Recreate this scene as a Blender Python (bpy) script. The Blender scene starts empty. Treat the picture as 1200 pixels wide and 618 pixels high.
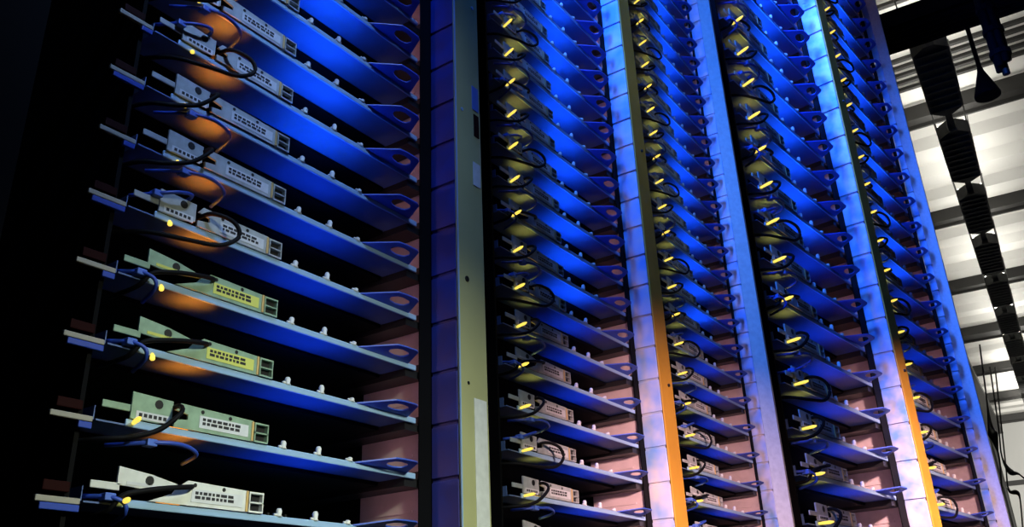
import bpy, bmesh, math, random
from mathutils import Vector, Matrix
random.seed(4)
S = bpy.context.scene
COL = S.collection
R = math.radians
CZ = 0.60                                   # camera height; x runs along the rack row, y into the racks

# ------------------------------------------------------------------ camera
AX = ((0.5688235, -0.8215344, -0.03900087),      # image right in world axes
      (0.30791923, 0.25669232, -0.91613034),     # image down
      (0.76264381, 0.50910735, 0.39897886))      # forward
cd = bpy.data.cameras.new('camera'); cam = bpy.data.objects.new('camera', cd); COL.objects.link(cam)
cd.sensor_fit = 'HORIZONTAL'; cd.sensor_width = 36; cd.lens = 36 * 1023 / 1200
cd.clip_start = 0.02; cd.clip_end = 200
M = Matrix(((AX[0][0], -AX[1][0], -AX[2][0], 0), (AX[0][1], -AX[1][1], -AX[2][1], 0), (AX[0][2], -AX[1][2], -AX[2][2], CZ), (0, 0, 0, 1)))
cam.matrix_world = M
S.camera = cam

# ------------------------------------------------------------------ world, lamps, exposure
W = bpy.data.worlds.new('world'); S.world = W; W.use_nodes = True
W.node_tree.nodes['Background'].inputs[0].default_value = (0.002, 0.003, 0.006, 1)
W.node_tree.nodes['Background'].inputs[1].default_value = 0.3
S.view_settings.view_transform = 'Standard'; S.view_settings.look = 'None'
S.view_settings.exposure = 0.0; S.view_settings.gamma = 1.0; S.view_settings.use_curve_mapping = False
S.cycles.use_denoising = True
S.cycles.max_bounces = 5; S.cycles.diffuse_bounces = 1; S.cycles.glossy_bounces = 2
S.cycles.sample_clamp_indirect = 2.0

def area(name, loc, target, sx, sy, power, color, spread=180):
    l = bpy.data.lights.new(name, 'AREA'); l.shape = 'RECTANGLE'; l.size = sx; l.size_y = sy
    l.energy = power; l.color = color; l.spread = R(spread)
    o = bpy.data.objects.new(name, l); COL.objects.link(o)
    o.location = loc
    o.rotation_euler = (Vector(target) - Vector(loc)).to_track_quat('-Z', 'Y').to_euler()
    return o
area('aisle_lamp_blue', (0.80, 0.78, CZ + 2.70), (2.4, 0.98, CZ + 1.7), 0.2, 0.4, 27, (0.03, 0.19, 1.0), 100)  # added fill, out of view, turning the upper post sides blue
area('aisle_lamp_blue_far', (2.3, 0.80, CZ + 4.5), (4.5, 0.74, CZ + 2.55), 0.3, 0.6, 46, (0.035, 0.16, 1.0), 58)  # unseen blue fill added for the far rack's upper posts
area('aisle_lamp_pink', (1.00, -0.20, CZ + 0.62), (2.35, 1.0, CZ + 0.06), 0.12, 0.12, 7.0, (1.0, 0.60, 0.56), 51)  # pink fill added for the lower posts, plates and baffles
area('aisle_lamp_pink_far', (2.9, -0.50, CZ + 1.15), (4.7, 0.8, CZ + 0.20), 0.16, 0.16, 16, (1.0, 0.60, 0.56), 51)  # same pink fill, added again for the far rack
area('hall_end_fill', (19.5, -1.2, CZ + 2.6), (26.9, 1.0, CZ + 4.0), 1.0, 1.0, 420, (1.0, 0.97, 0.90), 150)  # unseen source added to brighten the end wall and last roof bays
area('aisle_fill_white', (0.70, -0.50, CZ + 0.80), (1.0, 1.0, CZ - 0.10), 0.12, 0.12, 3.0, (0.94, 1.0, 0.76), 56)  # added fill for the low plates and the olive panel
area('aisle_fill_pale', (0.50, -0.30, CZ + 2.20), (0.82, 1.0, CZ + 0.85), 0.15, 0.15, 1.4, (0.32, 0.52, 1.0), 38)  # cool fill added for the nearest lips and plates
area('aisle_fill_pale_middle', (1.50, -0.60, CZ + 2.60), (2.3, 1.0, CZ + 1.35), 0.2, 0.2, 0.8, (0.35, 0.55, 1.0), 55)  # second added cool fill, for the lips of the middle rack

# ------------------------------------------------------------------ materials
def mat(name, base, rough=0.5, metal=0.0, emit=None, estr=0.0, noise=0.0, nscale=30.0, bump=0.0):
    m = bpy.data.materials.new(name); m.use_nodes = True
    nt = m.node_tree; b = nt.nodes['Principled BSDF']
    b.inputs['Roughness'].default_value = rough; b.inputs['Metallic'].default_value = metal
    b.inputs['Base Color'].default_value = (*base, 1)
    if emit:
        b.inputs['Emission Color'].default_value = (*emit, 1); b.inputs['Emission Strength'].default_value = estr
    if noise or bump:
        tc = nt.nodes.new('ShaderNodeTexCoord'); n = nt.nodes.new('ShaderNodeTexNoise')
        n.inputs['Scale'].default_value = nscale; n.inputs['Detail'].default_value = 4
        nt.links.new(tc.outputs['Object'], n.inputs['Vector'])
        if noise:
            r = nt.nodes.new('ShaderNodeValToRGB')
            r.color_ramp.elements[0].position = 0.3; r.color_ramp.elements[1].position = 0.7
            r.color_ramp.elements[0].color = (*[c * (1 - noise) for c in base], 1)
            r.color_ramp.elements[1].color = (*[min(1, c * (1 + noise * 0.6)) for c in base], 1)
            nt.links.new(n.outputs['Fac'], r.inputs['Fac']); nt.links.new(r.outputs['Color'], b.inputs['Base Color'])
        if bump:
            bp = nt.nodes.new('ShaderNodeBump'); bp.inputs['Strength'].default_value = bump; bp.inputs['Distance'].default_value = 0.01
            nt.links.new(n.outputs['Fac'], bp.inputs['Height']); nt.links.new(bp.outputs['Normal'], b.inputs['Normal'])
    return m
MT = dict(
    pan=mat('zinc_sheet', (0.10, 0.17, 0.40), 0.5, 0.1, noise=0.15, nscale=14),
    lip=mat('blue_lit_edge_steel', (0.36, 0.56, 0.84), 0.35, 0.1),  # blue glow of the LEDs painted into the lip colour
    plate=mat('grey_connector_steel', (0.50, 0.54, 0.56), 0.42, 0.2, noise=0.2, nscale=60),
    plate_green=mat('green_tinted_steel', (0.34, 0.50, 0.36), 0.42, 0.2, noise=0.2, nscale=60),
    plate_white=mat('white_painted_steel', (0.78, 0.80, 0.78), 0.5, 0.0, noise=0.1, nscale=60),
    paper=mat('white_label_paper', (0.72, 0.74, 0.78), 0.7, noise=0.08, nscale=80),
    paper_yellow=mat('yellow_label_paper', (0.70, 0.72, 0.16), 0.7),
    ink=mat('black_ink', (0.02, 0.02, 0.025), 0.6),
    tan=mat('tan_plastic', (0.62, 0.42, 0.16), 0.5),
    black=mat('black_plastic', (0.012, 0.012, 0.014), 0.45),
    dark=mat('dark_rack_steel', (0.002, 0.002, 0.0028), 0.75, noise=0.3, nscale=8),
    bracket=mat('blue_lit_handle', (0.05, 0.12, 0.62), 0.45, 0.0),  # blue LED light on the handles put into the base colour
    pcb=mat('green_circuit_board', (0.02, 0.09, 0.04), 0.5, noise=0.4, nscale=90),
    chip=mat('black_chip_epoxy', (0.02, 0.02, 0.02), 0.4),
    knob=mat('pale_clip_nylon', (0.72, 0.74, 0.72), 0.4),
    cable=mat('black_cable_jacket', (0.006, 0.006, 0.008), 0.6),
    cable_blue=mat('blue_cable_jacket', (0.03, 0.08, 0.50), 0.4),
    plug=mat('blue_plug_boot', (0.10, 0.20, 0.70), 0.4),
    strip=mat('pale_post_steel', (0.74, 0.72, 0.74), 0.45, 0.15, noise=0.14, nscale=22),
    strip_blue=mat('shaded_post_blue', (0.035, 0.05, 0.34), 0.45, 0.1, noise=0.3, nscale=16),
    olive=mat('olive_zinc_panel', (0.50, 0.50, 0.25), 0.5, 0.1, noise=0.12, nscale=5),
    yellow=mat('yellow_zinc_panel', (0.66, 0.34, 0.04), 0.5, 0.1, noise=0.15, nscale=6),
    greypanel=mat('grey_zinc_panel', (0.55, 0.54, 0.52), 0.5, 0.15, noise=0.15, nscale=6),
    baffle=mat('pink_grey_baffle', (0.60, 0.48, 0.50), 0.5, 0.1, noise=0.15, nscale=20),
    led_blue=mat('blue_led', (0.02, 0.1, 0.6), 0.5, emit=(0.012, 0.12, 1.0), estr=5.0),
    led_blue_low=mat('dim_blue_led', (0.02, 0.1, 0.6), 0.5, emit=(0.012, 0.10, 1.0), estr=3.0),
    fill_pink=mat('pink_fill_glow', (0.6, 0.3, 0.3), 0.5, emit=(1.0, 0.5, 0.46), estr=1.0),  # glow of the added pink fill bar
    led_amber=mat('amber_led', (0.6, 0.3, 0.02), 0.5, emit=(1.0, 0.36, 0.03), estr=3.0),
    led_olive=mat('dim_amber_led', (0.6, 0.4, 0.02), 0.5, emit=(1.0, 0.62, 0.06), estr=2.0),
    led_yellow=mat('yellow_light_pipe', (0.8, 0.6, 0.05), 0.4, emit=(1.0, 0.70, 0.10), estr=1.25),
    tab=mat('cream_tab', (0.42, 0.40, 0.34), 0.5),
    red=mat('dark_red_plastic', (0.018, 0.001, 0.001), 0.7),
    deck=mat('off_white_roof_deck', (0.80, 0.79, 0.74), 0.7, noise=0.04, nscale=1.5),
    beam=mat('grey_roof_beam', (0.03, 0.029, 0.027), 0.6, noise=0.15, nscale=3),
    fixture=mat('charcoal_fixture_housing', (0.11, 0.11, 0.105), 0.6, noise=0.2, nscale=12),
    tray_dark=mat('navy_black_cable_tray', (0.005, 0.005, 0.008), 0.8),
    wall=mat('off_white_wall', (0.60, 0.60, 0.57), 0.8, noise=0.06, nscale=0.6),
    floor=mat('dark_floor_tile', (0.03, 0.03, 0.035), 0.5, noise=0.2, nscale=2),
    lampglass=mat('lamp_lens', (0.9, 0.9, 0.88), 0.4, emit=(1.0, 0.97, 0.9), estr=13.0),
)

def two_tone(name, c0, c1, scale, lo=0.42, hi=0.60):
    nt = MT[name].node_tree; bs = nt.nodes['Principled BSDF']
    tc = nt.nodes.new('ShaderNodeTexCoord'); n = nt.nodes.new('ShaderNodeTexNoise'); n.inputs['Scale'].default_value = scale; n.inputs['Detail'].default_value = 2.5
    r = nt.nodes.new('ShaderNodeValToRGB'); r.color_ramp.elements[0].position = lo; r.color_ramp.elements[1].position = hi
    r.color_ramp.elements[0].color = (*c0, 1); r.color_ramp.elements[1].color = (*c1, 1)
    nt.links.new(tc.outputs['Object'], n.inputs['Vector']); nt.links.new(n.outputs['Fac'], r.inputs['Fac']); nt.links.new(r.outputs['Color'], bs.inputs['Base Color'])
two_tone('strip', (0.22, 0.44, 0.88), (0.86, 0.76, 0.76), 15, 0.30, 0.72)          # spilled blue and pink light painted as mottling on the posts
two_tone('strip_blue', (0.03, 0.05, 0.36), (0.05, 0.045, 0.24), 12)  # nearest post painted darker blue for the shade it stands in

for q in ('red', 'dark', 'cable', 'tray_dark'): MT[q].node_tree.nodes['Principled BSDF'].inputs['Specular IOR Level'].default_value = 0.12

# ------------------------------------------------------------------ mesh helpers
class MB:
    """collects shapes, then builds ONE mesh object"""
    def __init__(s): s.bm = bmesh.new(); s.mi = 0
    def _f(s, vs):
        try:
            f = s.bm.faces.new(vs); f.material_index = s.mi; return f
        except ValueError: return None
    def box(s, x0, x1, y0, y1, z0, z1, bevel=0.0):
        vs = [s.bm.verts.new(p) for p in ((x0, y0, z0), (x1, y0, z0), (x1, y1, z0), (x0, y1, z0), (x0, y0, z1), (x1, y0, z1), (x1, y1, z1), (x0, y1, z1))]
        fs = [s._f([vs[i] for i in q]) for q in ((3, 2, 1, 0), (4, 5, 6, 7), (0, 1, 5, 4), (1, 2, 6, 5), (2, 3, 7, 6), (3, 0, 4, 7))]
        if bevel:
            es = list({e for f in fs for e in f.edges})
            r = bmesh.ops.bevel(s.bm, geom=es, offset=bevel, segments=2, affect='EDGES', profile=0.5)
            for f in r['faces']: f.material_index = s.mi
        return s
    def prism(s, pts, h, to3=lambda a, b, c: (a, c, b), hole=None):
        """polygon pts (a,b) swept from c=0 to c=h; hole: same number of points as pts"""
        n = len(pts)
        A = [s.bm.verts.new(to3(a, b, 0)) for a, b in pts]; B = [s.bm.verts.new(to3(a, b, h)) for a, b in pts]
        for i in range(n): j = (i + 1) % n; s._f([A[i], A[j], B[j], B[i]])
        if hole is None:
            s._f(A[::-1]); s._f(B)
        else:
            C = [s.bm.verts.new(to3(a, b, 0)) for a, b in hole]; D = [s.bm.verts.new(to3(a, b, h)) for a, b in hole]
            for i in range(n):
                j = (i + 1) % n
                s._f([C[i], C[j], A[j], A[i]]); s._f([B[i], B[j], D[j], D[i]]); s._f([D[i], D[j], C[j], C[i]])
        return s
    def tube(s, pts, r, n=8):
        P = [Vector(p) for p in pts]; rings = []; up = Vector((0.3, 0.2, 1)).normalized()
        for i, p in enumerate(P):
            t = (P[min(i + 1, len(P) - 1)] - P[max(i - 1, 0)]).normalized()
            a = t.cross(up); a = a.normalized() if a.length > 1e-4 else t.orthogonal().normalized()
            b = t.cross(a).normalized(); rr = r[i] if isinstance(r, (list, tuple)) else r
            rings.append([s.bm.verts.new(p + a * rr * math.cos(2 * math.pi * k / n) + b * rr * math.sin(2 * math.pi * k / n)) for k in range(n)])
        for q in range(len(rings) - 1):
            for k in range(n): l = (k + 1) % n; s._f([rings[q][k], rings[q][l], rings[q + 1][l], rings[q + 1][k]])
        s._f(rings[0][::-1]); s._f(rings[-1])
        return s
    def disc(s, x, y0, y1, z, r, n=12):
        return s.tube([(x, y0, z), (x, y1, z)], r, n)
    def build(s, name, mats, parent=None, smooth=False):
        bmesh.ops.recalc_face_normals(s.bm, faces=s.bm.faces)
        me = bpy.data.meshes.new(name); s.bm.to_mesh(me); s.bm.free()
        for m in (mats if isinstance(mats, (list, tuple)) else [mats]): me.materials.append(MT[m])
        if smooth:
            for p in me.polygons: p.use_smooth = True
        o = bpy.data.objects.new(name, me); COL.objects.link(o)
        if parent: o.parent = parent
        return o
def curve(ctrl, n=14):
    """Catmull-Rom through control points"""
    P = [Vector(p) for p in ctrl]; P = [2 * P[0] - P[1]] + P + [2 * P[-1] - P[-2]]; out = []
    for i in range(1, len(P) - 2):
        for k in range(n):
            t = k / n; a, b, c, d = P[i - 1:i + 3]
            out.append(0.5 * ((2 * b) + (c - a) * t + (2 * a - 5 * b + 4 * c - d) * t * t + (3 * b - a - 3 * c + d) * t ** 3))
    return out + [P[-2]]
def tag(o, label=None, cat=None, group=None, kind=None):
    if label: o['label'] = label
    if cat: o['category'] = cat
    if group: o['group'] = group
    if kind: o['kind'] = kind
    return o
def empty(name, loc=(0, 0, 0), rz=0.0, scale=(1, 1, 1)):
    o = bpy.data.objects.new(name, None); COL.objects.link(o); o.empty_display_size = 0.1
    o.location = loc; o.rotation_euler = (0, 0, rz); o.scale = scale
    return o
def copy_tree(o, parent=None):
    c = o.copy(); COL.objects.link(c)
    if parent: c.parent = parent
    for ch in o.children: copy_tree(ch, c)
    return c

# ------------------------------------------------------------------ the room
RY = R(3.0)                                  # the hall is turned 3 degrees from the rack row
HC = 5.0                                     # ceiling height above the camera
def room(o): o.rotation_euler = (0, 0, RY); return o
def struct(name, mb, m): return room(tag(mb.build(name, m), kind='structure'))
b = MB(); b.box(-3, 27, -7, 2.6, -0.12, 0.0); struct('floor', b, 'floor')
# roof deck: shallow corrugation running across the hall
b = MB(); prof = []
x = -3.0
while x < 27.0:
    prof += [(x, 0.0), (x + 0.30, 0.0), (x + 0.42, 0.10), (x + 0.60, 0.10), (x + 0.72, 0.0)]; x += 0.72
A = [b.bm.verts.new((px, -7, CZ + HC + pz)) for px, pz in prof]; B_ = [b.bm.verts.new((px, 2.6, CZ + HC + pz)) for px, pz in prof]
for i in range(len(prof) - 1): b._f([A[i], A[i + 1], B_[i + 1], B_[i]])
struct('ceiling', b, 'deck')
b = MB(); b.box(27.0, 27.15, -7, 2.75, 0, CZ + HC + 0.1); struct('wall_end', b, 'wall')
b = MB(); b.box(-3, 27.0, 2.6, 2.75, 0, CZ + HC + 0.1); struct('wall_left', b, 'dark')

def room_pt(x, y, z): return (x * math.cos(RY) - y * math.sin(RY), x * math.sin(RY) + y * math.cos(RY), z)
# purlins across the ceiling
for i in range(10):
    xr = HC * (1.79 + 0.575 * i)
    if xr > 26.5: break
    wide = 0.13 if i != 3 else 0.34
    b = MB()
    b.box(xr - wide / 2, xr + wide / 2, -6.9, 2.5, CZ + HC - 0.16, CZ + HC - 0.001)
    b.box(xr + wide / 2 + 0.002, xr + wide / 2 + 0.03, -6.9, 2.5, CZ + HC - 0.20, CZ + HC - 0.02)
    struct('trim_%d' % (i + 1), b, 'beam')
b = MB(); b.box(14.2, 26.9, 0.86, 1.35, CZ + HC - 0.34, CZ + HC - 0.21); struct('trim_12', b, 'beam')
# thin ribs of the roof deck where it is seen closest
b = MB()
for q in (1.40, 1.43, 1.46, 1.585, 1.612, 1.640, 1.668, 1.696):
    b.box(HC * q - 0.022, HC * q + 0.022, -6.9, 2.5, CZ + HC - 0.035, CZ + HC - 0.001)
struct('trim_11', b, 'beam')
b = MB()
for zz, hh in ((3.9, 0.12), (2.3, 0.08)): b.box(26.90, 26.998, -6.9, 2.5, zz, zz + hh)
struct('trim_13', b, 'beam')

# ceiling lights: a chain of charcoal housings that throw their light up on the deck
HF = 4.25
def make_fixture(length, width):
    t = empty('ceiling_uplight')
    c = width * 0.36
    pts = [(0, -width / 2 + c), (c, -width / 2), (length - c, -width / 2), (length, -width / 2 + c), (length, width / 2 - c), (length - c, width / 2), (c, width / 2), (0, width / 2 - c)]
    b = MB(); b.prism(pts, 0.13, lambda a, q, h: (a, q, h))
    for k in range(9): xx = length * (k + 1) / 10; b.box(xx - 0.008, xx + 0.008, -width / 2 + 0.02, width / 2 - 0.02, -0.012, 0.001)
    b.build('housing', 'fixture', t)
    b = MB(); b.box(c, length - c, -width / 2 + 0.02, width / 2 - 0.02, 0.131, 0.145); b.build('lens', 'lampglass', t)
    b = MB(); b.box(length - 0.001, length + 0.338, -0.03, 0.03, 0.03, 0.10); b.build('link_bar', 'fixture', t)
    for xx in (0.05, length - 0.05):
        for yy in (-width / 2 + 0.01, width / 2 - 0.01):
            b = MB(); b.tube([(xx, yy, 0.10), (xx, yy * 1.25, HC - HF - 0.01)], 0.006, 6); b.build('hanger_wire', 'fixture', t)
    return t
fx0 = make_fixture(0.365 * HF - 0.34, 0.28)
ORD = ['nearest and longest-looking', 'second', 'third', 'fourth', 'fifth', 'sixth', 'seventh', 'eighth', 'ninth', 'tenth', 'farthest']
for i in range(11):
    o = fx0 if i == 0 else copy_tree(fx0)
    o.location = room_pt(HF * (1.575 + 0.365 * i), 0.02, CZ + HF); o.rotation_euler = (0, 0, RY)
    tag(o, ('charcoal ceiling uplight, %s in the chain under the white roof deck' % ORD[i]), 'ceiling light', 'ceiling uplights in a chain')

# overhead cable tray crossing the hall
t = empty('cable_tray', room_pt(0, 0, 0), RY)
tag(t, 'wide black overhead cable tray crossing below the white roof deck', 'cable tray')
TX0, TX1, TZ = 6.17, 6.52, CZ + 4.20
b = MB(); b.box(TX0, TX1, -6, 2.4, TZ, TZ + 0.012); b.build('tray_floor', 'tray_dark', t)
for xx in (TX0 - 0.012, TX1):
    b = MB(); b.box(xx, xx + 0.012, -6, 2.4, TZ - 0.02, TZ + 0.12); b.build('side_rail', 'tray_dark', t)
for k in range(5):
    b = MB(); xx = TX0 + 0.05 + k * 0.062; b.tube([(xx, -6, TZ - 0.022), (xx, 2.4, TZ - 0.022)], 0.022, 10); b.build('cable', 'tray_dark', t, True)
for yy in (-3.0, 0.9, 2.1):
    b = MB(); b.tube([(TX0 + 0.17, yy, TZ + 0.012), (TX0 + 0.17, yy, CZ + HC - 0.002)], 0.012, 8); b.build('hanger_rod', 'tray_dark', t)

def ray(px, py):
    v = (px - 600, py - 309, 1023)
    return Vector([sum(AX[k][i] * v[k] for k in range(3)) for i in range(3)])
def at_x(px, py, x): r = ray(px, py); r = r * (x / r.x); return Vector((r.x, r.y, r.z + CZ))
# pendant below the tray
p0 = at_x(1158, 113, 6.36)
t = empty('pendant_lamp', p0); tag(t, 'black conical pendant hanging on a cord below the overhead cable tray', 'pendant')
b = MB(); b.tube([(0, 0, 0.0), (0, 0, 0.015), (0, 0, 0.22), (0, 0, 0.25)], [0.085, 0.088, 0.022, 0.018], 20); b.build('shade', 'tray_dark', t)
b = MB(); b.tube([(0, 0, 0.25), (0, 0, TZ - 0.047 - p0.z)], 0.016, 8); b.build('cord', 'tray_dark', t)
# cable drop in front of the tray
p0 = at_x(1179, 84, 5.70)
t = empty('cable_drop', p0); tag(t, 'thick black cable bundle hanging straight down at the top right', 'cable bundle')
top = CZ + HC - 0.04 - p0.z
for k in range(5):
    a = k * 2 * math.pi / 5
    b = MB(); b.tube([(0.032 * math.cos(a), 0.032 * math.sin(a), 0.02 * k), (0.034 * math.cos(a), 0.034 * math.sin(a), 0.4), (0.03 * math.cos(a), 0.03 * math.sin(a), top)], 0.023, 8); b.build('cable', 'tray_dark', t, True)
for zz in (0.12, 0.30, 0.48, 0.9):
    b = MB(); b.tube([(0, 0, zz), (0, 0, zz + 0.035)], 0.064, 12); b.build('cable_tie', 'tray_dark', t)
b = MB(); b.tube([(0, 0, -0.02), (0, 0, 0.02)], 0.018, 10); b.build('end_plug', 'beam', t)
# far clutter beside the end of the row
def far_cable(px, x, r, label):
    pts = curve([at_x(a, c, x) for a, c in px], 6)
    rr = [r[0] + (r[1] - r[0]) * max(0.0, 1 - abs(i / (len(pts) - 1) - r[2]) * 5) for i in range(len(pts))]
    o = MB().tube(pts, rr, 8).build('hanging_cable', 'black', None, True)
    tag(o, label, 'cable', 'dark cables by the end wall')
far_cable([(1148, 404), (1154, 450), (1160, 497), (1164, 510), (1168, 524), (1172, 545), (1176, 600), (1180, 640)], 15.0, (0.012, 0.075, 0.42), 'black cable with a thick splice dropping beside the last lit rack post')
far_cable([(1160, 430), (1170, 500), (1174, 535), (1184, 553), (1194, 556), (1206, 566)], 16.0, (0.012, 0.05, 0.62), 'black cable sagging to the right near the end wall')
far_cable([(1166, 430), (1178, 540), (1182, 574), (1192, 578), (1196, 590), (1200, 640)], 17.0, (0.012, 0.045, 0.55), 'black looped cable lowest before the end wall')
p0 = at_x(1190, 620, 26.85)
o = MB().tube([(p0.x, p0.y, 0.02), (p0.x, p0.y, CZ + 5.0)], 0.05, 8).build('conduit', 'beam'); tag(o, 'thin grey vertical conduit on the far white wall', 'pipe')

# ------------------------------------------------------------------ racks
def build_rack(root, ux, uz, bays, zmax, tag_tabs=False):
    """bays: dicts x0 (tray left), xe (tray right), s (post), pw (panel width), p (post depth), z0, dz, ks, panel material, strip material; Y front plane = 1*ux"""
    for B in bays:
        s, yf, y1 = B['s'], B['yf'], B['y1']
        # post: strip facing the bay, one raised segment per shelf
        b = MB(); th = 0.004 * ux
        fl = B.get('fl', 0.0)
        b.box(s + th, s + 2 * th, yf + fl + th, y1, 0.02, zmax)
        z = B['z0'] + CZ
        while z > 0.1: z -= B['dz']
        while z < zmax - B['dz']:
            b.box(s, s + th, yf + fl + 0.001, y1, z + 0.0035 * uz, z + B['dz'] - 0.0035 * uz, 0.0012 * ux); z += B['dz']
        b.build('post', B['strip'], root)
        b = MB()
        w = B['pw'] + fl
        if fl:
            b.prism([(s, yf + fl), (s + fl, yf - th), (s + fl, yf), (s + th, yf + fl)], zmax - 0.02, lambda a, q, h: (a, q, 0.02 + h)); b.build('corner_flange', 'plate_white', root); b = MB()
        b.box(s + fl + th * 0.2, s + w, yf - th, yf, 0.02, zmax, 0.001 * ux)
        b.box(s + w - th, s + w, yf, y1, 0.02, zmax)
        pan = b.build('front_panel', B['panel'], root)
        B['panel_obj'] = pan
        for zz in B.get('bolts', ()):
            q = MB(); q.disc(s + w * 0.62, yf - th - 0.004 * ux, yf - th, zz, 0.0045 * ux, 10); q.build('bolt', 'black' if B['panel'] == 'yellow' else 'lip', pan)
        # inner wall with its runners
        yb = y1 + 0.155 * ux
        b = MB(); b.box(s - 0.016 * ux, s - 0.012 * ux, y1 + 0.004 * ux, yb, 0.05, zmax - 0.05)
        z = B['z0'] + CZ + B['dz'] * B['ks'][0]
        while z < zmax - 0.2:
            b.box(s - 0.018 * ux, s - 0.016 * ux, y1 + 0.03 * ux, yb - 0.01 * ux, z + 0.045 * uz, z + 0.049 * uz); z += B['dz']
        b.build('side_baffle', 'baffle', root)
        b = MB(); b.box(s - 0.011 * ux, s - 0.004 * ux, y1 + 0.004 * ux, y1 + 0.60 * ux, 0.05, zmax - 0.02); b.build('side_panel', 'dark', root)
        for k in B['ks']:
            z = B['z0'] + CZ + k * B['dz']
            b = MB()
            b.box(B['xe'] - 0.022 * ux, s - 0.019 * ux, y1 + 0.007 * ux, y1 + 0.40 * ux, z - 0.014 * uz, z - 0.0004)
            b.box(s - 0.030 * ux, s - 0.019 * ux, y1 + 0.003 * ux, y1 + 0.40 * ux, z - 0.0004, z + 0.014 * uz)
            b.build('runner_rail', 'black', root)
        b = MB(); b.box(B['xe'] + 0.010 * ux, s - 0.0006 * ux, y1 + 0.0005 * ux, y1 + 0.003 * ux, 0.05, zmax - 0.02); b.build('upright', 'dark', root)
        xl = B['x0'] - 0.010 * ux
        b = MB(); b.box(xl - 0.006 * ux, xl, y1 + 0.01 * ux, y1 + 0.60 * ux, 0.05, zmax - 0.02); b.build('side_panel', 'dark', root)
        b = MB(); b.box(xl, s - 0.012 * ux, y1 + 0.58 * ux, y1 + 0.60 * ux, 0.05, zmax - 0.02); b.build('back_panel', 'dark', root)
        b = MB(); b.box(xl - 0.006 * ux, s + w, y1, y1 + 0.60 * ux, 0.0, 0.05); b.build('plinth', 'dark', root)
        b = MB(); b.box(xl - 0.006 * ux, s + w, y1, y1 + 0.60 * ux, zmax - 0.02, zmax + 0.03); b.build('top_cover', 'dark', root)

BAY1 = dict(x0=0.575, xe=1.170, s=1.213, yf=0.939, y1=1.0, pw=0.087, z0=0.268, dz=0.0971, ks=range(-1, 12), panel='olive', strip='strip_blue')
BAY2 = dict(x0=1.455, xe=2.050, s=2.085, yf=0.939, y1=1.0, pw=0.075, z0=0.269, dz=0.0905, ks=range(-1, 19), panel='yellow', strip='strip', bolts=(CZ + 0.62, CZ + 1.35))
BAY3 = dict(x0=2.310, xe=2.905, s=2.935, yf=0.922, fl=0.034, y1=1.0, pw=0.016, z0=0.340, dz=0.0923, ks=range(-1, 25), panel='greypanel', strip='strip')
ra = empty('server_rack'); tag(ra, 'nearest server rack with blue post and wide olive-grey front panel', 'server rack', 'server racks in the row')
build_rack(ra, 1.0, 1.0, [BAY1], 3.3)
rb = empty('server_rack'); tag(rb, 'middle double server rack divided by a post with a yellow front panel', 'server rack', 'server racks in the row')
build_rack(rb, 1.0, 1.0, [BAY2, BAY3], 3.3)
# the far rack: a larger frame, turned six degrees
FK, FZ, FXS = 1.25, 1.47 * 1.25, 1.335 * 1.25
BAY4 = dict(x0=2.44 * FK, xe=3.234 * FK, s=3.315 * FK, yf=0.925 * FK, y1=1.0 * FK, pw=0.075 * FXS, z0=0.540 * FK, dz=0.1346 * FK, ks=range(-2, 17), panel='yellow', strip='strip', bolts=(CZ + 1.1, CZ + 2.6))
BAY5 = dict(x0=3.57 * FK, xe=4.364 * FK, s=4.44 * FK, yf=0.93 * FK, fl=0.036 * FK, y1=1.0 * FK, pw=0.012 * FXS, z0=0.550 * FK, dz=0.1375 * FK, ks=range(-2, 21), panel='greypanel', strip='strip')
rc = empty('server_rack', (0, 0, 0), R(-6)); tag(rc, 'far double server rack at the right, second yellow-fronted post between its bays', 'server rack', 'server racks in the row')
build_rack(rc, FXS, FZ, [BAY4, BAY5], 4.95)

# details on the olive panel, and the dim left end of the nearest rack
pn = BAY1['panel_obj']
def on_panel(x, z, w, h, m, name, lab=None, y=0.935):
    o = MB().box(x, x + w, y - 0.0015, y, z, z + h, 0.0004).build(name, m, pn)
    if lab: o['label'] = lab
    return o
on_panel(1.272, CZ + 1.05, 0.022, 0.060, 'plug', 'label', 'blue label on the olive panel')
on_panel(1.276, CZ + 0.985, 0.018, 0.055, 'red', 'label', 'dark red label below the blue one')
on_panel(1.270, CZ + 0.865, 0.024, 0.055, 'paper', 'label', 'pale grey label on the olive panel')
on_panel(1.256, CZ + 0.05, 0.038, 0.365, 'plate_white', 'ledge_strip', 'off-white strip low on the olive panel')
for bx, bz, m, rr in ((1.242, 0.647, 'black', 0.006), (1.281, 1.325, 'lip', 0.004), (1.236, 1.031, 'lip', 0.004), (1.240, 0.44, 'black', 0.003)):
    MB().disc(bx, 0.9335, 0.935, CZ + bz, rr).build('bolt', m, pn)
b = MB(); b.box(1.2125, 1.2155, 0.9325, 0.9345, 0.02, 3.3); b.build('bright_edge', 'lip', ra)
# far left upright of the nearest rack and its small tabs
b = MB(); b.box(0.288, 0.292, 0.94, 1.0, 0.0, 3.3); b.box(0.292, 0.402, 0.94, 0.944, 0.0, 3.3); b.build('left_post', 'dark', ra)
b = MB(); b.box(0.318, 0.57, 1.0, 1.06, 3.27, 3.3); b.box(0.318, 0.57, 1.0, 1.06, 0.0, 0.05); b.build('cross_rail', 'dark', ra)
for k in range(-1, 8):
    z = BAY1['z0'] + CZ + k * BAY1['dz']
    t = MB().box(0.520, 0.573, 0.9985, 1.004, z - 0.004, z + 0.003, 0.001).build('rail_tab', 'tab', ra); t['label'] = 'cream tab at the dark left edge'
    MB().box(0.556 - 0.03 * (k % 2), 0.573, 0.9985, 1.004, z - 0.0125, z - 0.0045, 0.001).build('cable_plug', 'cable_blue', t)
    MB().box(0.530, 0.562, 1.006, 1.012, z + 0.010, z + 0.022, 0.001).build('latch', 'red', t)

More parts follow.
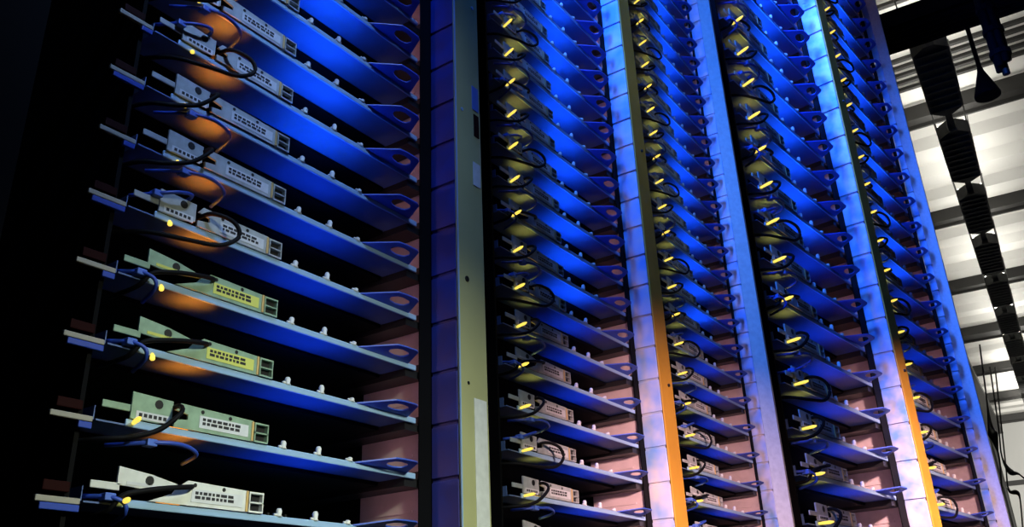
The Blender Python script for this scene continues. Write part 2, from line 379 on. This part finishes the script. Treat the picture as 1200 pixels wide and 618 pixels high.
# ------------------------------------------------------------------ server trays (origin: front left bottom edge of the sheet)
TL, TD = 0.595, 0.42
LEDW = dict(led_blue=(0.14, (0.012, 0.14, 1.0)), led_blue_far=(0.50, (0.012, 0.14, 1.0)), led_olive_far=(0.032, (1.0, 0.62, 0.06)), fill_pink_far=(0.03, (1.0, 0.50, 0.46)), led_blue_low=(0.05, (0.012, 0.10, 1.0)), led_blue_low_far=(0.16, (0.012, 0.10, 1.0)), led_amber=(0.032, (1.0, 0.20, 0.008)), fill_pink=(0.010, (1.0, 0.50, 0.46)), led_olive=(0.010, (1.0, 0.62, 0.06)))
def glow(parent, name, loc, sx, sy, power, color, spread, rot=(math.pi, 0, 0)):
    l = bpy.data.lights.new(name, 'AREA'); l.shape = 'RECTANGLE'; l.size = sx; l.size_y = sy; l.energy = power; l.color = color; l.spread = R(spread)
    o = bpy.data.objects.new(name, l); COL.objects.link(o); o.parent = parent; o.location = loc; o.rotation_euler = rot
def oct_hole(cx, cz, hx, hz, n=12):
    return [(cx + hx * math.cos(2 * math.pi * i / n), cz + hz * math.sin(2 * math.pi * i / n)) for i in range(n)]
def make_tray(plate='plate', variant=0, led='led_blue', amber='led_amber', sticker='paper', light_pipe=True):
    t = empty('server_tray'); far = '_far' if 'far' in led else ''
    # sheet with front lip and rear flange
    b = MB(); b.box(0.004, TL, 0.003, TD, 0.0, 0.0022); b.box(0.004, TL, TD - 0.002, TD, 0.0022, 0.03); b.box(0.004, 0.0055, 0.01, TD, 0.0022, 0.02)
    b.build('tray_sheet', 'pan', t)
    b = MB(); b.box(0.006, TL - 0.026, 0.066, TD - 0.004, -0.0075, -0.0006, 0.001); b.build('rear_shade_sheet', 'dark', t)['label'] = 'matt black sheet standing in for shade under the tray rear'  # black sheet added for the darkness under the tray rear
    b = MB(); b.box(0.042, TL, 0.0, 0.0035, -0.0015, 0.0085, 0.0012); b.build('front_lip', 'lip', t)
    # circuit board with chips, heat sinks and memory
    b = MB(); b.box(0.02, TL - 0.09, 0.05, 0.34, 0.006, 0.0085)
    for sx in (0.03, 0.49):
        for sy in (0.06, 0.33): b.tube([(sx, sy, 0.0022), (sx, sy, 0.006)], 0.003, 6)
    pcb = b.build('circuit_board', 'pcb', t)
    b = MB()
    for k in range(7): b.box(0.26 + 0.008 * k, 0.2625 + 0.008 * k, 0.16, 0.24, 0.0085, 0.028)
    b.build('heat_sink', 'plate', pcb)
    for k in range(4):
        b = MB(); b.box(0.36 + 0.018 * k, 0.364 + 0.018 * k, 0.12, 0.26, 0.0085, 0.034); b.build('memory_module', 'chip', pcb)
    b = MB()
    for cx, cy, sz in ((0.08, 0.2, 0.03), (0.15, 0.26, 0.02), (0.17, 0.14, 0.024), (0.46, 0.2, 0.02)): b.box(cx, cx + sz, cy, cy + sz, 0.0085, 0.0115)
    b.build('chip', 'chip', pcb)
    # front connector plates at the left third
    if variant == 1:       # left plate standing apart, tapering to the right
        pl = [(0.040, 0.024), (0.040, 0.046), (0.085, 0.041), (0.135, 0.031), (0.108, 0.027), (0.080, 0.022)]
    else:
        pl = [(0.045, 0.009), (0.045, 0.043), (0.062, 0.0425), (0.104, 0.041), (0.104, 0.014), (0.085, 0.009)]
    b = MB(); b.prism(pl, -0.003); b.mi = 1; b.disc(0.083, -0.0036, -0.0029, 0.033, 0.006); b.mi = 0
    lp = b.build('left_plate', [plate, 'black'], t)
    b = MB(); b.box(0.006, 0.044, -0.003, -0.0005, 0.017, 0.026, 0.0008); b.build('stub_tab', plate, lp)
    b = MB(); b.box(0.052, 0.100, -0.0036, -0.0031, 0.010 if variant != 1 else 0.025, 0.020 if variant != 1 else 0.029); b.mi = 1
    if variant != 1:
        for k in range(6): xx = 0.056 + k * 0.007; b.box(xx, xx + 0.0045, -0.004, -0.0036, 0.013, 0.0175)
    b.build('sticker', [sticker, 'ink'], lp)
    # main plate with a fork notch at its left end
    mp = [(0.108, 0.0086), (0.108, 0.018), (0.128, 0.021), (0.128, 0.028), (0.108, 0.031), (0.116, 0.041), (0.236, 0.038), (0.236, 0.0086)] if variant != 1 else \
         [(0.085, 0.0086), (0.118, 0.021), (0.125, 0.030), (0.140, 0.040), (0.236, 0.037), (0.236, 0.0086)]
    b = MB(); b.prism(mp, -0.003); b.mi = 1
    for hx, hz in ((0.150, 0.035), (0.196, 0.034)): b.disc(hx, -0.0036, -0.0029, hz, 0.0028, 8)
    mpl = b.build('main_plate', [plate, 'black'], t)
    b = MB(); b.box(0.146, 0.228, -0.0037, -0.0031, 0.0135, 0.030); b.mi = 1
    x = 0.151
    rnd = random.Random(variant + 3)
    for row in (0.0235, 0.018):
        x = 0.151
        while x < 0.213:
            w = rnd.uniform(0.003, 0.010); b.box(x, x + w, -0.0041, -0.0037, row, row + 0.0038); x += w + 0.0022
    b.build('sticker', [sticker, 'ink'], mpl)
    b = MB(); b.box(0.2335, 0.2375, -0.0045, -0.0005, 0.009, 0.037, 0.0006); b.build('retention_tab', 'tan', mpl)
    # port block: steel frame round two dark sockets
    b = MB()
    for a0, a1, c0, c1 in ((0.239, 0.264, 0.0086, 0.011), (0.239, 0.264, 0.034, 0.0365), (0.239, 0.264, 0.0212, 0.0232), (0.239, 0.241, 0.011, 0.034), (0.262, 0.264, 0.011, 0.034)):
        b.box(a0, a1, -0.004, 0.004, c0, c1)
    pb = b.build('port_block', plate, t)
    b = MB(); b.box(0.2412, 0.2618, 0.003, 0.02, 0.0112, 0.0338); b.build('socket', 'black', pb)
    # clips on the lip
    for xx, hh in ((0.298, 0.011), (0.368, 0.013), (0.436, 0.006)):
        b = MB(); b.tube([(xx, 0.0017, 0.0083), (xx, 0.0017, 0.010), (xx, 0.0017, 0.008 + hh * 0.75), (xx, 0.0017, 0.0085 + hh)], [0.0055, 0.0038, 0.0046, 0.003], 8)
        b.box(xx - 0.009, xx - 0.004, 0.0, 0.0034, 0.0084, 0.012); b.build('clip', 'knob', t, True)
    # flat pull handle with an oval hole, reaching forward at the right end
    outer = [(0.446, 0), (0.478, -0.024), (0.500, -0.040), (0.520, -0.042), (0.548, -0.042), (0.556, -0.038), (0.562, -0.024), (0.572, 0), (0.548, 0), (0.525, 0), (0.500, 0), (0.472, 0)]
    cx, cy = 0.524, -0.021
    inner = []
    for a, q in outer:
        an = math.atan2((q - cy) / 0.6, a - cx); inner.append((cx + 0.024 * math.cos(an), cy + 0.0115 * math.sin(an)))
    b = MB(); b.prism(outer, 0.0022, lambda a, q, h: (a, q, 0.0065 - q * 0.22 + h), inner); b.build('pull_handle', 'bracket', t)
    # blue and amber indicator bars facing up, plus an added pink fill
    b = MB(); b.box(0.28, 0.42, 0.024, 0.032, 0.0095, 0.0125); bar = b.build('blue_led_bar', led.replace('_far', ''), t)
    glow(bar, 'blue_led_light', (0.35, 0.028, 0.0135), 0.14, 0.007, LEDW[led][0], LEDW[led][1], 125)
    b = MB(); b.box(0.112, 0.142, 0.014, 0.022, 0.0095, 0.0125); bar = b.build('amber_led_bar', amber.replace('_far', ''), t)
    glow(bar, 'amber_led_light', (0.127, 0.018, 0.0135), 0.03, 0.007, LEDW[amber][0], LEDW[amber][1], 55)
    b = MB(); b.box(0.470, 0.476, 0.052, 0.060, 0.0095, 0.0125); bar = b.build('pink_fill_bar', 'fill_pink', t)
    glow(bar, 'pink_fill_light', (0.478, 0.056, 0.040), 0.02, 0.02, LEDW['fill_pink' + far][0], LEDW['fill_pink' + far][1], 95, (0, -math.pi / 2, 0))  # added pink fill aimed at the side baffle
    if light_pipe == 'dot':
        b = MB(); b.tube([(0.066, 0.0005, 0.001), (0.064, -0.004, -0.004), (0.061, -0.009, -0.008), (0.060, -0.011, -0.0095)], [0.0022, 0.0032, 0.0036, 0.0018], 8); b.build('status_light', 'led_yellow', t, True)
    elif light_pipe:
        b = MB(); b.tube([(0.052, -0.001, 0.004), (0.047, -0.012, 0.0035), (0.042, -0.026, 0.003), (0.039, -0.034, 0.003)], [0.0026, 0.0032, 0.0034, 0.0015], 8); b.build('status_light', 'led_yellow', t, True)
    # cables
    if variant == 0:
        c1 = [(0.105, 0.02, 0.030), (0.106, -0.012, 0.034), (0.098, -0.030, 0.020), (0.075, -0.022, -0.004), (0.045, -0.010, -0.016), (0.015, 0.01, -0.020), (-0.002, 0.06, -0.02)]
        c2 = [(0.150, 0.03, -0.030), (0.142, -0.010, -0.024), (0.110, -0.022, -0.018), (0.07, -0.014, -0.020), (0.03, 0.02, -0.024)]
    elif variant == 1:
        c1 = [(0.150, 0.02, 0.036), (0.140, -0.010, 0.031), (0.105, -0.016, 0.025), (0.070, -0.014, 0.018), (0.045, -0.008, 0.010), (0.035, 0.004, -0.008), (0.03, 0.06, -0.012)]
        c2 = [(0.06, 0.03, -0.018), (0.052, -0.008, -0.010), (0.046, -0.012, 0.002), (0.030, -0.004, 0.008), (0.012, 0.02, 0.010)]
    else:
        c1 = [(0.112, 0.02, 0.024), (0.122, -0.014, 0.030), (0.150, -0.030, 0.022), (0.158, -0.034, 0.000), (0.130, -0.030, -0.022), (0.085, -0.018, -0.026), (0.04, 0.01, -0.022), (0.01, 0.06, -0.02)]
        c2 = [(0.09, 0.02, 0.040), (0.088, -0.012, 0.046), (0.064, -0.018, 0.040), (0.036, -0.008, 0.030), (0.012, 0.02, 0.026)]
    b = MB(); b.tube(curve(c1, 5), 0.0034, 7); b.build('cable', 'cable', t, True)['label'] = 'black cable'
    b = MB(); b.tube(curve(c2, 5), 0.0028, 7); cb = b.build('cable', 'cable_blue', t, True); cb['label'] = 'blue cable'
    p = Vector(c2[-2]); b = MB(); b.box(p.x - 0.006, p.x + 0.008, p.y - 0.004, p.y + 0.010, p.z - 0.0045, p.z + 0.0045, 0.001); b.build('plug', 'plug', cb)
    return t

WORDS = ['lowest', 'second lowest', 'third lowest', 'fourth lowest', 'fifth lowest', 'sixth lowest', 'seventh lowest', 'eighth lowest', 'ninth lowest', 'tenth lowest', 'eleventh lowest', 'twelfth lowest', 'thirteenth lowest']
def rank(i, n):
    if i == n - 1: return 'topmost'
    if i < 13: return WORDS[i]
    return ['', 'second highest', 'third highest', 'fourth highest', 'fifth highest', 'sixth highest', 'seventh highest', 'eighth highest', 'ninth highest', 'tenth highest', 'eleventh highest', 'twelfth highest', 'thirteenth highest'][n - 1 - i]
protos = {}
def tray(kind):
    if kind not in protos:
        protos[kind] = make_tray(*kind); return protos[kind]
    return copy_tree(protos[kind])
def fill(B, where, group, kinds, rz=0.0, sc=(1, 1, 1)):
    n = len(B['ks'])
    for i, k in enumerate(B['ks']):
        kind, look = kinds(k)
        o = tray(kind)
        x, y, z = B['x0'], B['y1'], B['z0'] + CZ + k * B['dz']
        o.location = (x * math.cos(rz) - y * math.sin(rz), x * math.sin(rz) + y * math.cos(rz), z)
        o.rotation_euler = (0, 0, rz); o.scale = sc
        tag(o, 'server tray %s, %s, %s' % (look, rank(i, n), where), 'server tray', group)
def k1(k):
    if k <= -1: return ('plate_white', 1, 'led_blue_low', 'led_amber', 'paper', 'bar'), 'with white connector plate'
    if k == 0: return ('plate_green', 0, 'led_blue_low', 'led_amber', 'paper', 'bar'), 'with green connector plate'
    if k in (1, 2): return ('plate_green', 1, 'led_blue_low', 'led_amber', 'paper_yellow', 'dot'), 'with yellow-edged sticker'
    return ('plate', 0 if k % 3 else 2, 'led_blue' if k > 4 else 'led_blue_low', 'led_amber', 'paper', 'dot'), 'with orange glow beneath'
def k2(k): return ('plate', (0, 2, 0, 1)[k % 4], 'led_blue' if k > 4 else 'led_blue_low', 'led_olive', 'paper', True), 'with blue-lit underside'
def far_kind(f):
    def g(k):
        (p, v, l, a, q, lp), look = f(k); return (p, v, l + '_far', a + '_far', q, lp), look
    return g
def k3(k): return ('plate', (1, 0, 2)[k % 3], 'led_blue' if k > 5 else 'led_blue_low', 'led_olive', 'paper', True), 'with blue-lit underside'
fill(BAY1, 'nearest bay at the left', 'server trays in the nearest bay', k1)
fill(BAY2, 'bay left of the first yellow post', 'server trays in the second bay', k2)
fill(BAY3, 'bay right of the first yellow post', 'server trays in the third bay', k3)
fill(BAY4, 'bay left of the farther yellow post', 'server trays in the fourth bay', far_kind(k2), R(-6), (FXS, FZ, FZ))
fill(BAY5, 'in the rightmost bay of all', 'server trays in the rightmost bay', far_kind(k3), R(-6), (FXS, FZ, FZ))
